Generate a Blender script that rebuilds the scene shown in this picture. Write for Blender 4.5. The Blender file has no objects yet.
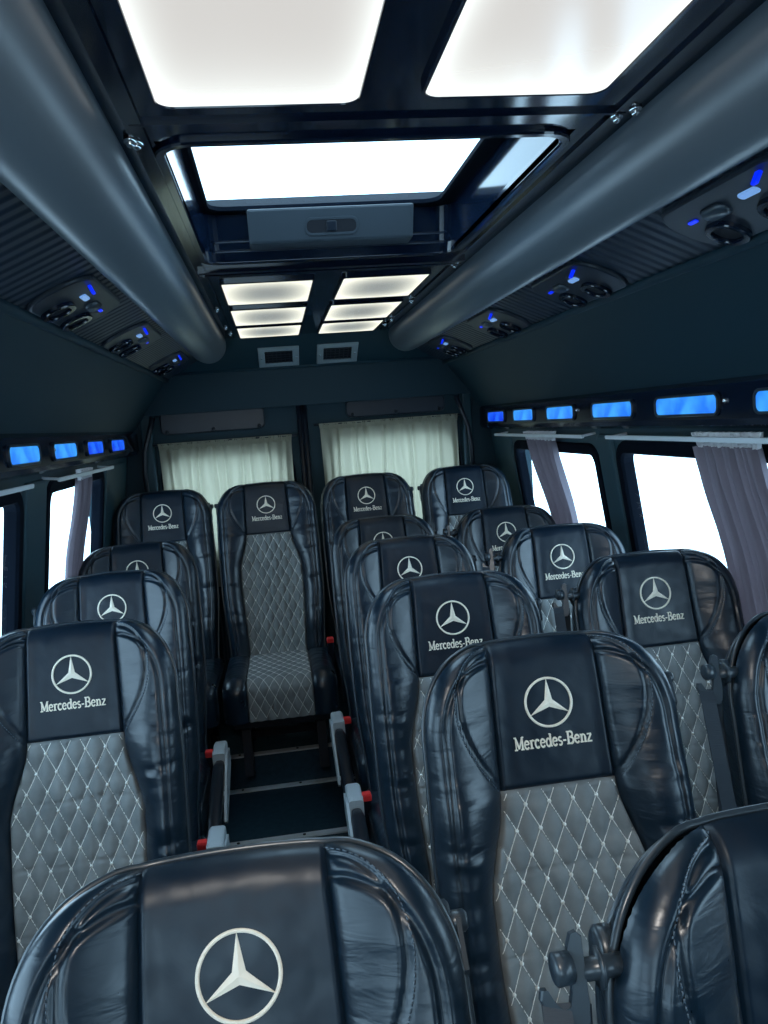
import bpy, math, random
import numpy as np
from mathutils import Vector, Matrix, noise
random.seed(7)
PI = math.pi
COL = bpy.context.scene.collection
SC = bpy.context.scene
LIFT = 1.55      # everything is laid out with the camera at the origin, then raised so that the floor is z = 0
CX = 0.2         # centre line of the bus

# ------------------------------------------------------------------ materials
def mat(name, base, rough=0.5, metal=0.0, spec=0.5, emit=None, estr=0.0, coat=0.0):
    m = bpy.data.materials.new(name); m.use_nodes = True
    b = m.node_tree.nodes['Principled BSDF']
    b.inputs['Base Color'].default_value = (*base, 1)
    b.inputs['Roughness'].default_value = rough
    b.inputs['Metallic'].default_value = metal
    b.inputs['Specular IOR Level'].default_value = spec
    b.inputs['Coat Weight'].default_value = coat
    b.inputs['Coat Roughness'].default_value = 0.12
    if emit:
        b.inputs['Emission Color'].default_value = (*emit, 1)
        b.inputs['Emission Strength'].default_value = estr
    return m
def nd(m, t, **kw):
    n = m.node_tree.nodes.new(t)
    for k, v in kw.items():
        if k in n.inputs: n.inputs[k].default_value = v
        else: setattr(n, k, v)
    return n
def lk(m, a, b): m.node_tree.links.new(a, b)
def bump_stack(m, layers, rough_noise=None, col_noise=None):
    """layers: (stretch xyz, noise scale, detail, strength, distance)"""
    b = m.node_tree.nodes['Principled BSDF']
    tc = nd(m, 'ShaderNodeTexCoord'); prev = None
    for st, sc, det, stren, dist in layers:
        mp = nd(m, 'ShaderNodeMapping'); mp.inputs['Scale'].default_value = st
        lk(m, tc.outputs['Object'], mp.inputs['Vector'])
        n = nd(m, 'ShaderNodeTexNoise'); n.inputs['Scale'].default_value = sc; n.inputs['Detail'].default_value = det
        n.inputs['Distortion'].default_value = 0.6
        lk(m, mp.outputs[0], n.inputs['Vector'])
        bp = nd(m, 'ShaderNodeBump'); bp.inputs['Strength'].default_value = stren; bp.inputs['Distance'].default_value = dist
        lk(m, n.outputs['Fac'], bp.inputs['Height'])
        if prev: lk(m, prev.outputs[0], bp.inputs['Normal'])
        prev = bp
    lk(m, prev.outputs[0], b.inputs['Normal'])
    if rough_noise:
        sc, lo, hi = rough_noise
        n = nd(m, 'ShaderNodeTexNoise'); n.inputs['Scale'].default_value = sc; n.inputs['Detail'].default_value = 6
        lk(m, tc.outputs['Object'], n.inputs['Vector'])
        r = nd(m, 'ShaderNodeMapRange'); r.inputs['From Min'].default_value = .3; r.inputs['From Max'].default_value = .7
        r.inputs['To Min'].default_value = lo; r.inputs['To Max'].default_value = hi
        lk(m, n.outputs['Fac'], r.inputs['Value']); lk(m, r.outputs[0], b.inputs['Roughness'])
    if col_noise:
        sc, c1, c2 = col_noise
        n = nd(m, 'ShaderNodeTexNoise'); n.inputs['Scale'].default_value = sc; n.inputs['Detail'].default_value = 5
        lk(m, tc.outputs['Object'], n.inputs['Vector'])
        r = nd(m, 'ShaderNodeValToRGB')
        r.color_ramp.elements[0].position = .35; r.color_ramp.elements[0].color = (*c1, 1)
        r.color_ramp.elements[1].position = .65; r.color_ramp.elements[1].color = (*c2, 1)
        lk(m, n.outputs['Fac'], r.inputs['Fac']); lk(m, r.outputs['Color'], b.inputs['Base Color'])
    return m

M = {}
LEA = (0.005, 0.016, 0.030)
M['leather'] = bump_stack(mat('bolster_leather', LEA, .34, spec=.6),
    [((2.2, 1, 8), 7, 3, .28, .005), ((1, 1, 1), 90, 2, .08, .001)], (14, .27, .42))
M['panel'] = bump_stack(mat('panel_leather', (0.003, 0.012, 0.025), .40, spec=.42),
    [((1, 1, 1), 26, 4, .25, .003)], (26, .30, .50))
M['gusset'] = bump_stack(mat('side_leather', LEA, .36, spec=.55),
    [((1, 1, 9), 9, 4, .6, .006)], (12, .3, .45))
for k_, cw, cr in (('leather', .18, .22), ('panel', .08, .30), ('gusset', .15, .25)):
    b_ = M[k_].node_tree.nodes['Principled BSDF']; b_.inputs['Coat Weight'].default_value = cw; b_.inputs['Coat Roughness'].default_value = cr
M['quilt'] = bump_stack(mat('grey_quilted_suede', (0.26, 0.295, 0.30), .62, spec=.35),
    [((1, 1, 1.6), 26, 5, .35, .004), ((1, 1, 1), 600, 2, .15, .0006)], None, (22, (0.19, 0.215, 0.225), (0.26, 0.285, 0.29)))
M['thread'] = mat('pale_thread', (0.95, 0.97, 0.93), .6)
M['seamthread'] = mat('seam_thread', (0.10, 0.14, 0.18), .6)
M['embroid'] = bump_stack(mat('cream_embroidery', (1.0, 0.93, 0.78), .55), [((1, 1, 6), 300, 2, .3, .0008)])
M['pipe'] = mat('piping_vinyl', (0.03, 0.045, 0.06), .28, spec=.8)
M['plastic'] = bump_stack(mat('black_plastic', (0.008, 0.014, 0.024), .38), [((1, 1, 1), 500, 2, .1, .0005)])
M['shell'] = mat('seat_shell', (0.012, 0.02, 0.03), .45)
M['satin'] = mat('satin_hook', (0.03, 0.045, 0.06), .3, spec=.7)
M['belt'] = bump_stack(mat('belt_webbing', (0.016, 0.028, 0.042), .6), [((1, 1, 14), 60, 1, .3, .001)])
M['red'] = mat('red_button', (1.0, 0.05, 0.05), .35)
M['greyplas'] = bump_stack(mat('grey_plastic', (0.50, 0.58, 0.63), .5), [((1, 1, 1), 90, 2, .1, .001)])
M['gloss'] = bump_stack(mat('gloss_black_lacquer', (0.0035, 0.008, 0.02), .10, spec=.6), [((1, 1, 1), 5, 2, .05, .004)])
M['roll'] = bump_stack(mat('grained_vinyl_roll', (0.075, 0.098, 0.118), .34, spec=.8),
    [((1, 1, 1), 9, 2, .12, .005)], None)
M['wallv'] = bump_stack(mat('teal_wall_vinyl', (0.007, 0.030, 0.045), .6, spec=.3), [((1, 1, 1), 260, 3, .2, .001)])
M['pillar'] = bump_stack(mat('pillar_trim', (0.016, 0.05, 0.068), .5, spec=.35), [((1, 1, 1), 200, 3, .2, .001)])
M['dark'] = mat('dark_trim', (0.004, 0.011, 0.022), .4)
M['rubber'] = mat('window_rubber', (0.0015, 0.004, 0.009), .85, spec=.08)
M['chrome'] = mat('chrome', (0.75, 0.8, 0.85), .15, metal=1)
M['alu'] = bump_stack(mat('aluminium_trim', (0.6, 0.68, 0.74), .45), [((1, 8, 1), 60, 2, .1, .001)])
M['rail'] = mat('white_rail', (0.62, 0.68, 0.72), .4)
M['box'] = bump_stack(mat('handle_box_plastic', (0.03, 0.043, 0.056), .5), [((1, 1, 1), 300, 2, .15, .0008)])
M['blackhole'] = mat('vent_dark', (0.001, 0.003, 0.008), .7)
M['ventframe'] = mat('vent_frame', (0.22, 0.28, 0.31), .45)
M['floor'] = bump_stack(mat('floor_lino', (0.02, 0.05, 0.08), .55, spec=.3), [((1, 1, 1), 120, 3, .15, .001)], None,
    (40, (0.014, 0.044, 0.07), (0.022, 0.06, 0.09)))
# ribbed soffit
def ribbed():
    m = mat('ribbed_soffit', (0.006, 0.015, 0.030), .42, spec=.5)
    b = m.node_tree.nodes['Principled BSDF']; tc = nd(m, 'ShaderNodeTexCoord')
    w = nd(m, 'ShaderNodeTexWave'); w.wave_type = 'BANDS'; w.bands_direction = 'Y'
    w.inputs['Scale'].default_value = 8; w.inputs['Distortion'].default_value = 1.6; w.inputs['Detail'].default_value = 1; w.inputs['Detail Scale'].default_value = .35
    lk(m, tc.outputs['Object'], w.inputs['Vector'])
    bp = nd(m, 'ShaderNodeBump'); bp.inputs['Strength'].default_value = .7; bp.inputs['Distance'].default_value = .006
    lk(m, w.outputs['Fac'], bp.inputs['Height']); lk(m, bp.outputs[0], b.inputs['Normal'])
    return m
M['soffit'] = ribbed()
def light_panel(name, centre, edge, s_c, s_e, power):
    """a diffuser lit from its rim: its own emission is stronger along the edge"""
    m = bpy.data.materials.new(name); m.use_nodes = True
    nt = m.node_tree; b = nt.nodes['Principled BSDF']
    b.inputs['Base Color'].default_value = (.05, .05, .05, 1); b.inputs['Roughness'].default_value = .16; b.inputs['Specular IOR Level'].default_value = .35
    tc = nd(m, 'ShaderNodeTexCoord'); sp = nd(m, 'ShaderNodeSeparateXYZ'); lk(m, tc.outputs['Generated'], sp.inputs[0])
    outs = []
    for ax in ('X', 'Y'):
        a = nd(m, 'ShaderNodeMath', operation='SUBTRACT'); lk(m, sp.outputs[ax], a.inputs[0]); a.inputs[1].default_value = .5
        c = nd(m, 'ShaderNodeMath', operation='ABSOLUTE'); lk(m, a.outputs[0], c.inputs[0])
        d = nd(m, 'ShaderNodeMath', operation='MULTIPLY'); lk(m, c.outputs[0], d.inputs[0]); d.inputs[1].default_value = 2
        e = nd(m, 'ShaderNodeMath', operation='POWER'); lk(m, d.outputs[0], e.inputs[0]); e.inputs[1].default_value = power
        outs.append(e)
    mx = nd(m, 'ShaderNodeMath', operation='ADD'); mx.use_clamp = True
    lk(m, outs[0].outputs[0], mx.inputs[0]); lk(m, outs[1].outputs[0], mx.inputs[1])
    mc = nd(m, 'ShaderNodeMix', data_type='RGBA')
    mc.inputs[6].default_value = (*[c * s_c for c in centre], 1); mc.inputs[7].default_value = (*[c * s_e for c in edge], 1)
    lk(m, mx.outputs[0], mc.inputs[0])
    lk(m, mc.outputs[2], b.inputs['Emission Color']); b.inputs['Emission Strength'].default_value = 1.0
    return m
M['panelF'] = light_panel('front_diffuser', (.93, .90, .86), (.95, 1, .97), .58, 1.0, 7)
M['panelR'] = light_panel('rear_diffuser', (.50, .54, .52), (1.0, 1.0, .84), .50, .92, 2.6)
def blue_lens(name, c1, c2, s):
    m = bpy.data.materials.new(name); m.use_nodes = True
    b = m.node_tree.nodes['Principled BSDF']; b.inputs['Base Color'].default_value = (.01, .03, .1, 1); b.inputs['Roughness'].default_value = .15
    tc = nd(m, 'ShaderNodeTexCoord'); n = nd(m, 'ShaderNodeTexNoise'); n.inputs['Scale'].default_value = 14; lk(m, tc.outputs['Object'], n.inputs['Vector'])
    r = nd(m, 'ShaderNodeValToRGB'); r.color_ramp.elements[0].position = .35; r.color_ramp.elements[1].position = .65
    r.color_ramp.elements[0].color = (*c1, 1); r.color_ramp.elements[1].color = (*c2, 1)
    lk(m, n.outputs['Fac'], r.inputs['Fac']); lk(m, r.outputs['Color'], b.inputs['Emission Color']); b.inputs['Emission Strength'].default_value = s * .8
    return m
M['blueA'] = blue_lens('azure_lens', (0.015, 0.19, .95), (0.06, 0.42, 1.0), 1.0)
M['blueB'] = blue_lens('deep_blue_lens', (0.0, 0.03, .80), (0.02, 0.17, 1.0), 1.0)
M['blueC'] = mat('blue_led', (.01, .02, .1), .3, emit=(0.0, 0.02, 1.0), estr=.8)
M['paleblue'] = mat('pale_blue_lamp', (.1, .2, .4), .2, emit=(0.25, 0.5, 1.0), estr=.45)
def cloth(name, col, tr, w):
    m = bpy.data.materials.new(name); m.use_nodes = True
    nt = m.node_tree; nt.nodes.remove(nt.nodes['Principled BSDF']); out = nt.nodes['Material Output']
    d = nd(m, 'ShaderNodeBsdfDiffuse'); d.inputs['Color'].default_value = (*col, 1)
    t = nd(m, 'ShaderNodeBsdfTranslucent'); t.inputs['Color'].default_value = (*tr, 1)
    mx = nd(m, 'ShaderNodeMixShader'); mx.inputs[0].default_value = w
    lk(m, d.outputs[0], mx.inputs[1]); lk(m, t.outputs[0], mx.inputs[2]); lk(m, mx.outputs[0], out.inputs['Surface'])
    tc = nd(m, 'ShaderNodeTexCoord'); n = nd(m, 'ShaderNodeTexNoise'); n.inputs['Scale'].default_value = 150; lk(m, tc.outputs['Object'], n.inputs['Vector'])
    bp = nd(m, 'ShaderNodeBump'); bp.inputs['Strength'].default_value = .2; bp.inputs['Distance'].default_value = .001
    lk(m, n.outputs['Fac'], bp.inputs['Height']); lk(m, bp.outputs[0], d.inputs['Normal'])
    return m
M['curtain'] = cloth('mauve_curtain', (0.19, 0.17, 0.20), (0.22, 0.17, 0.20), .14)
M['fringe'] = cloth('curtain_heading', (0.72, 0.72, 0.74), (0.6, 0.6, 0.6), .2)
M['rearcurtain'] = cloth('cream_curtain', (0.42, 0.42, 0.33), (0.48, 0.43, 0.31), .42)
def glass():
    m = bpy.data.materials.new('window_glass'); m.use_nodes = True
    nt = m.node_tree; nt.nodes.remove(nt.nodes['Principled BSDF']); out = nt.nodes['Material Output']
    t = nd(m, 'ShaderNodeBsdfTransparent'); t.inputs['Color'].default_value = (.97, .985, 1, 1)
    g = nd(m, 'ShaderNodeBsdfGlossy'); g.inputs['Roughness'].default_value = .02; g.inputs['Color'].default_value = (1, 1, 1, 1)
    mx = nd(m, 'ShaderNodeMixShader'); mx.inputs[0].default_value = .05
    lk(m, t.outputs[0], mx.inputs[1]); lk(m, g.outputs[0], mx.inputs[2]); lk(m, mx.outputs[0], out.inputs['Surface'])
    return m
M['glass'] = glass()

# ------------------------------------------------------------------ mesh helpers
class MB:
    def __init__(s): s.v = []; s.f = []; s.sm = []
    def add(s, vs, fs, smooth=False):
        o = len(s.v); s.v += [tuple(p) for p in vs]; s.f += [tuple(o + i for i in f) for f in fs]; s.sm += [smooth] * len(fs); return s
    def mesh(s, name, m):
        me = bpy.data.meshes.new(name); me.from_pydata(s.v, [], s.f); me.validate()
        if len(me.polygons) == len(s.sm): me.polygons.foreach_set('use_smooth', s.sm)
        if m: me.materials.append(m)
        me.update(); return me
    def box(s, x0, x1, y0, y1, z0, z1, f=None):
        P = [(x, y, z) for z in (z0, z1) for y in (y0, y1) for x in (x0, x1)]
        if f: P = [f(*p) for p in P]
        return s.add(P, [(0, 2, 3, 1), (4, 5, 7, 6), (0, 1, 5, 4), (2, 6, 7, 3), (0, 4, 6, 2), (1, 3, 7, 5)])
    def tube(s, pts, r, n=8, closed=False, cap=True, ry=None):
        pts = [Vector(p) for p in pts]; N = len(pts); rings = []; ref = None
        for i in range(N):
            a = pts[(i - 1) % N] if (closed or i > 0) else pts[i]; b = pts[(i + 1) % N] if (closed or i < N - 1) else pts[i]
            t = (b - a); t = t.normalized() if t.length > 1e-9 else Vector((0, 0, 1))
            if ref is None:
                ref = Vector((0, 0, 1)) if abs(t.z) < .9 else Vector((1, 0, 0))
            u = (ref - t * ref.dot(t)); u = u.normalized() if u.length > 1e-6 else t.orthogonal().normalized(); ref = u
            w = t.cross(u); rr = r[i] if isinstance(r, (list, tuple)) else r
            rings.append([pts[i] + u * rr * math.cos(2 * PI * k / n) + w * (ry or rr) * math.sin(2 * PI * k / n) for k in range(n)])
        vs = [p for R in rings for p in R]; fs = []
        for i in range(N if closed else N - 1):
            j = (i + 1) % N
            for k in range(n): fs.append((i * n + k, i * n + (k + 1) % n, j * n + (k + 1) % n, j * n + k))
        if not closed and cap: fs += [tuple(range(n))[::-1], tuple((N - 1) * n + k for k in range(n))]
        return s.add(vs, fs, True)
    def prism(s, loop0, loop1, smooth=False):
        n = len(loop0)
        return s.add(list(loop0) + list(loop1), [(i, (i + 1) % n, n + (i + 1) % n, n + i) for i in range(n)] + [tuple(range(n))[::-1], tuple(range(n, 2 * n))], smooth)
    def loft(s, loops, capa=True, capb=True, smooth=True):
        n = len(loops[0]); vs = [p for L in loops for p in L]; fs = []
        for j in range(len(loops) - 1):
            for i in range(n): fs.append((j * n + i, j * n + (i + 1) % n, (j + 1) * n + (i + 1) % n, (j + 1) * n + i))
        if capa: fs.append(tuple(range(n))[::-1])
        if capb: fs.append(tuple((len(loops) - 1) * n + i for i in range(n)))
        return s.add(vs, fs, smooth)
    def ball(s, c, r, nu=8, nv=5, sq=(1, 1, 1)):
        vs = []; fs = []
        for j in range(nv + 1):
            th = PI * j / nv
            for i in range(nu):
                ph = 2 * PI * i / nu
                vs.append((c[0] + r * sq[0] * math.sin(th) * math.cos(ph), c[1] + r * sq[1] * math.sin(th) * math.sin(ph), c[2] + r * sq[2] * math.cos(th)))
        for j in range(nv):
            for i in range(nu): fs.append((j * nu + i, (j + 1) * nu + i, (j + 1) * nu + (i + 1) % nu, j * nu + (i + 1) % nu))
        return s.add(vs, fs, True)
    def rrect(s, mp, u0, u1, v0, v1, r, d0, d1, n=6, bev=0.0):
        def L(ins, d, rr): return [mp(u, v, d) for u, v in rloop(u0 + ins, u1 - ins, v0 + ins, v1 - ins, max(rr, .001), n)]
        if bev <= 0: return s.prism(L(0, d0, r), L(0, d1, r))
        return s.loft([L(0, d0, r), L(0, d1 + (bev if d0 > d1 else -bev), r), L(bev * .3, d1 + (bev if d0 > d1 else -bev) * .3, r - bev * .3), L(bev, d1, r - bev)], smooth=False)
    def rring(s, mp, u0, u1, v0, v1, r, w, d0, d1, n=6, ro=None):
        """ring: inner opening u0..v1 with corner r, outer is w wider; from depth d0 to d1"""
        loops = [[mp(u, v, d) for u, v in rloop(u0 - o, u1 + o, v0 - o, v1 + o, (r + o) if ro is None else r + (ro - r) * o / w, n)] for o, d in
                 ((0, d0), (0, d1 + (.2 * (d0 - d1))), (w * .12, d1), (w * .88, d1), (w, d1 + (.2 * (d0 - d1))), (w, d0))]
        k = len(loops[0]); vs = [p for L in loops for p in L]; fs = []
        for j in range(6):
            j2 = (j + 1) % 6
            for i in range(k): fs.append((j * k + i, j * k + (i + 1) % k, j2 * k + (i + 1) % k, j2 * k + i))
        return s.add(vs, fs)
def rloop(u0, u1, v0, v1, r, n=6):
    r = min(r, (u1 - u0) / 2 - 1e-4, (v1 - v0) / 2 - 1e-4); out = []
    for cu, cv, a in ((u1 - r, v1 - r, 0), (u0 + r, v1 - r, PI / 2), (u0 + r, v0 + r, PI), (u1 - r, v0 + r, 1.5 * PI)):
        for i in range(n + 1): out.append((cu + r * math.cos(a + PI / 2 * i / n), cv + r * math.sin(a + PI / 2 * i / n)))
    return out
def obj(name, data, parent=None, m=None, loc=None):
    if isinstance(data, MB): data = data.mesh(name, m)
    o = bpy.data.objects.new(name, data); COL.objects.link(o)
    if parent: o.parent = parent
    if loc: o.location = loc
    return o
def tag(o, label=None, cat=None, group=None, kind=None):
    if label: o['label'] = label
    if cat: o['category'] = cat
    if group: o['group'] = group
    if kind: o['kind'] = kind
    return o
def empty(name, loc=(0, 0, 0)):
    o = bpy.data.objects.new(name, None); o.empty_display_size = .05; COL.objects.link(o); o.location = loc; return o
def struct(name, mb, m, parent=None):
    o = obj(name, mb, parent, m)
    if not parent: o['kind'] = 'structure'
    return o
def tiles(mb, mp, us, vs, holes, d0, d1):
    us = sorted(set(us + [h[0] for h in holes] + [h[1] for h in holes])); vs = sorted(set(vs + [h[2] for h in holes] + [h[3] for h in holes]))
    for i in range(len(us) - 1):
        for j in range(len(vs) - 1):
            cu, cv = (us[i] + us[i + 1]) / 2, (vs[j] + vs[j + 1]) / 2
            if any(h[0] < cu < h[1] and h[2] < cv < h[3] for h in holes): continue
            mb.box(us[i], us[i + 1], vs[j], vs[j + 1], d0, d1, mp)
    return mb

# ------------------------------------------------------------------ surface maps of the shell
ZC = .43
def mceil(u, v, d): return (u, v, ZC + d)
def mwall(s):
    def f(u, v, d):
        return (CX + s * (.935 + .14 * (-.09 - v) + d * .99), u, v + d * .14)
    return f
def msoff(s):
    def f(u, v, d): return (CX + s * (v + .406 * d), u, .591 - .444 * v + .914 * d)
    return f
def mupper(s):       # from the ridge under the soffit down to the light strip
    def f(u, v, d):  # v 0 at the ridge .. 1 at the strip
        return (CX + s * (.70 + .19 * v + .78 * d), u, .28 - .245 * v + .62 * d)
    return f
Y0, Y1 = -1.4, 4.25

# ------------------------------------------------------------------ the shell
HX0, HX1, HY0, HY1 = -.132, .508, 1.268, 2.13
mb = MB(); tiles(mb, mceil, [CX - .43, CX + .43], [Y0, 3.86], [(HX0 - .005, HX1 + .005, HY0 - .005, HY1 + .005)], .004, .03)
ceiling = struct('ceiling', mb, M['gloss'])
mb = MB()
for s in (-1, 1):      # low gloss ledges beside the panels
    mb.box(CX + s * .355 - .012, CX + s * .355 + .012, Y0, 3.84, ZC - .001, ZC + .006)
mb.box(CX - .36, CX + .36, 1.185, 1.192, ZC - .002, ZC + .006)
mb.box(CX - .36, CX + .36, 2.20, 2.225, ZC - .010, ZC + .006)
mb.box(CX - .36, CX + .36, 2.245, 2.255, ZC - .010, ZC + .006)
obj('ceiling_ledge', mb, ceiling, M['gloss'])
for (x, y) in ((-.168, 1.245), (-.160, 1.255), (.552, 1.20), (.570, 1.175), (-.155, 2.235), (-.149, 2.25), (.545, 2.235), (.553, 2.30), (-.16, 2.9), (-.158, 3.4), (.54, 2.95), (.54, 3.45), (.53, 3.6), (-.15, 3.62)):
    mb = MB(); mb.ball((x, y, ZC - .006), .0065, 10, 6, (1, 1, .8)); mb.tube([(x, y, ZC + .004), (x, y, ZC - .004)], .0095, 12)
    obj('screw', mb, ceiling, M['chrome'])
# side rolls, soffits, upper walls, strips, window walls
ti = 1
for s in (-1, 1):
    mb = MB(); cx, cz, r = CX + s * .466, .408, .084
    L = []
    for y, q in ((Y0, 1), (3.80, 1), (3.86, .97), (3.90, .86), (3.93, .6)):
        L.append([(cx + r * q * math.cos(2 * PI * k / 40), y, cz + r * q * math.sin(2 * PI * k / 40)) for k in range(40)])
    # more rings for even shading
    mb.loft(L)
    struct('trim_%d' % ti, mb, M['roll']); ti += 1
    mb = MB(); tiles(mb, msoff(s), [Y0, 4.10], [.50, .705], [], 0, .02)
    struct('trim_%d' % ti, mb, M['soffit']); ti += 1
    mb = MB(); tiles(mb, mupper(s), [Y0, Y1], [-.02, 1.0], [], 0, .03)
    up = struct('wall_left' if s < 0 else 'wall_right', mb, M['wallv'])
    mb = MB(); p = [(CX + s * .70, y, .279) for y in (Y0, 1, 2, 3, 4.09)]
    mb.tube(p, .013, 12); struct('trim_%d' % ti, mb, M['wallv']); ti += 1
    # dark light strip
    mb = MB(); sec = [(.905, .045), (.880, .040), (.868, .028), (.866, -.055), (.874, -.070), (.905, -.080)]
    mb.loft([[(CX + s * a, y, z) for a, z in sec] for y in (Y0, 4.09)], smooth=False)
    struct('trim_%d' % ti, mb, M['gloss']); ti += 1
    # window band
    WIN = [(-.85, -.05, -.64, -.160), (.10, 1.02, -.64, -.160), (1.26, 2.55, -.64, -.162), (2.78, 3.73, -.64, -.176)] if s > 0 else \
          [(-.85, -.05, -.64, -.155), (.10, 1.02, -.64, -.155), (1.28, 2.40, -.64, -.150), (2.72, 3.53, -.64, -.150)]
    mb = MB(); tiles(mb, mwall(s), [Y0, Y1], [-1.56, .10], WIN, 0, .03)
    w2 = obj('window_wall', mb, up, M['pillar'])
    for wn, (a, b, c, d) in enumerate(WIN):
        mb = MB(); mb.rring(mwall(s), a + .004, b - .004, c + .004, d - .004, .035, .045, .034, -.010)
        wo = struct('window_%d' % (wn + 1 + (4 if s > 0 else 0)), mb, M['rubber'])
        mb = MB(); mb.box(a - .002, b + .002, c - .002, d + .002, .006, .010, mwall(s)); obj('pane', mb, wo, M['glass'])
    # pillar covers: softly raised between the windows
    gaps = [(WIN[1][1] + .05, WIN[2][0] - .05), (WIN[2][1] + .05, WIN[3][0] - .05), (WIN[3][1] + .05, 4.05)]
    for a, b in gaps:
        mb = MB(); mb.rrect(mwall(s), a, b, -1.2, -.10, .03, .01, -.012, bev=.01); obj('pillar_cover', mb, up, M['pillar'])
    # sill box / side panel lower down
    mb = MB(); mb.rrect(mwall(s), Y0 + .1, 4.1, -1.5, -.70, .03, .01, -.03, bev=.012); obj('side_panel', mb, up, M['wallv'])
# floor and rear platform
mb = MB(); mb.box(CX - 1.15, CX + 1.15, Y0, Y1, -1.60, -1.55); fl = struct('floor', mb, M['floor'])
mb = MB(); mb.box(CX - 1.12, CX + 1.12, 3.40, Y1, -1.55, -1.40); struct('floor_platform', mb, M['floor'])
mb = MB()
for y, z in ((3.405, -1.397), (3.385, -1.547), (2.93, -1.547)):
    mb2 = MB(); mb2.box(CX - 1.0, CX + 1.0, y - .016, y + .016, z - .002, z + .004)
    t = struct('trim_%d' % ti, mb2, M['alu']); ti += 1
    for x in (-.27, -.02, .22):
        k = MB(); k.tube([(x, y, z + .004), (x, y, z + .007)], .006, 8); obj('screw', k, t, M['dark'])
# rear header with vents
def mslope(u, v, d):   # v along the slope from the ceiling down
    k = math.hypot(.25, .125)
    return (u, 3.84 + v * .25 / k + d * .125 / k, ZC - v * .125 / k + d * .25 / k)
mb = MB(); mb.rrect(mslope, CX - .95, CX + .95, -.02, .28, .004, .03, 0)
hd = struct('trim_%d' % ti, mb, M['wallv']); ti += 1
mb = MB(); mb.box(CX - .98, CX + .98, 4.09, 4.14, .112, .33); obj('header_board', mb, hd, M['wallv'])
mb = MB(); mb.tube([(CX - .95, 4.088, .306), (CX + .95, 4.088, .306)], .010, 10); obj('edge_bead', mb, hd, M['wallv'])
mb = MB(); mb.box(CX - 1.1, CX + 1.1, Y1 - .02, Y1 + .03, -1.6, .6)
DW = [(-.545, .055, -.60, -.115), (.285, .93, -.60, -.075)]
mb = MB()
def mback(u, v, d): return (u, 4.17 + d, v)
tiles(mb, mback, [CX - 1.15, -.64, 1.02, CX + 1.15], [-1.6, .30], [(-.64, 1.02, -1.6, .30)], -.03, .05)
mb.box(CX - 1.15, CX + 1.15, 4.10, 4.24, .25, .60)
wb = struct('wall_back', mb, M['wallv'])
for i, (a, b, c, d) in enumerate(DW):
    u0, u1 = (-.66, .1495) if i == 0 else (.1505, 1.04)
    mb = MB(); tiles(mb, mback, [u0, u1], [-1.58, .25], [DW[i]], 0, .05)
    do = struct('door_%d' % (i + 1), mb, M['wallv'])
    mb = MB(); mb.rring(mback, a + .01, b - .01, c + .01, d - .01, .09, .05, .02, -.012); obj('window_frame', mb, do, M['rubber'])
    mb = MB(); mb.box(a, b, c, d, .02, .025, mback); obj('pane', mb, do, M['glass'])
    pu = (-.56, -.04) if i == 0 else (.38, .90)
    mb = MB(); mb.rrect(mback, pu[0], pu[1], .01 + .02 * i, .125, .03, 0, -.02, bev=.006); pl = obj('upper_plate', mb, do, M['dark'])
    for x in (pu[0] + .03, (pu[0] + pu[1]) / 2, pu[1] - .03):
        mb = MB(); mb.ball((x, 4.148, .025 + .02 * i), .010, 10, 6); obj('screw', mb, pl, M['plastic'])
    xs = .137 if i == 0 else .163
    mb = MB(); mb.tube([(xs, 4.16, -1.3), (xs, 4.16, .12)], .014, 10); obj('edge_seal', mb, do, M['plastic'])
mb = MB()
for x0, x1 in ((-.66, -.60), (.985, 1.04)):
    mb.rrect(mback, x0, x1, -1.0, .13, .02, .0, -.045, bev=.012)
obj('door_pillar', mb, wb, M['pillar'])
# grab hoop on the rear right pillar and left pillar
for nm, x, s in (('a', .985, 1), ('b', -.62, -1)):
    mb = MB(); mb.tube([(x - s * .03, 4.12, .10), (x - s * .01, 4.105, .03), (x + s * .02, 4.10, -.06), (x + s * .03, 4.10, -.16), (x + s * .03, 4.10, -.35)], .012, 10)
    obj('pillar_seal', mb, wb, M['plastic'])
# front bulkhead (behind the camera), its windscreen opening shaped to light the nearest seat
mb = MB(); tiles(mb, lambda u, v, d: (u, Y0 + d, v), [CX - 1.15, CX + 1.15], [-1.56, .62], [(CX - .85, CX - .05, -.48, .20)], -.03, 0); struct('wall_front', mb, M['wallv'])
# ------------------------------------------------------------------ roof hatch
ht = tag(empty('roof_hatch', ((HX0 + HX1) / 2, (HY0 + HY1) / 2, ZC)), 'glass roof hatch with glossy black shaft between the ceiling light panels', 'roof hatch')
hx, hy, hz = ht.location
def loc(f):
    def g(u, v, d):
        p = f(u, v, d); return (p[0] - hx, p[1] - hy, p[2] - hz)
    return g
mc = loc(mceil)
mb = MB(); mb.rring(mc, HX0 + .004, HX1 - .004, HY0 + .004, HY1 - .004, .045, .016, .012, -.004); obj('frame', mb, ht, M['gloss'])
GX0, GX1, GY0, GY1 = -.108, .462, 1.33, 2.055
# roof skin block
# roof skin above everything except the hatch
mb = MB(); tiles(mb, lambda u, v, d: (u, v, d), [CX - 1.15, CX + 1.15], [Y0, Y1], [(GX0 - .02, GX1 + .02, GY0 - .05, GY1 + .025)], .552, .572); obj('roof_skin', mb, ceiling, M['dark'])
for s in (-1, 1):
    mb = MB(); mb.box(CX + s * 1.13, CX + s * 1.15, Y0, Y1, -.1, .57); obj('roof_side', mb, ceiling, M['dark'])

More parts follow.
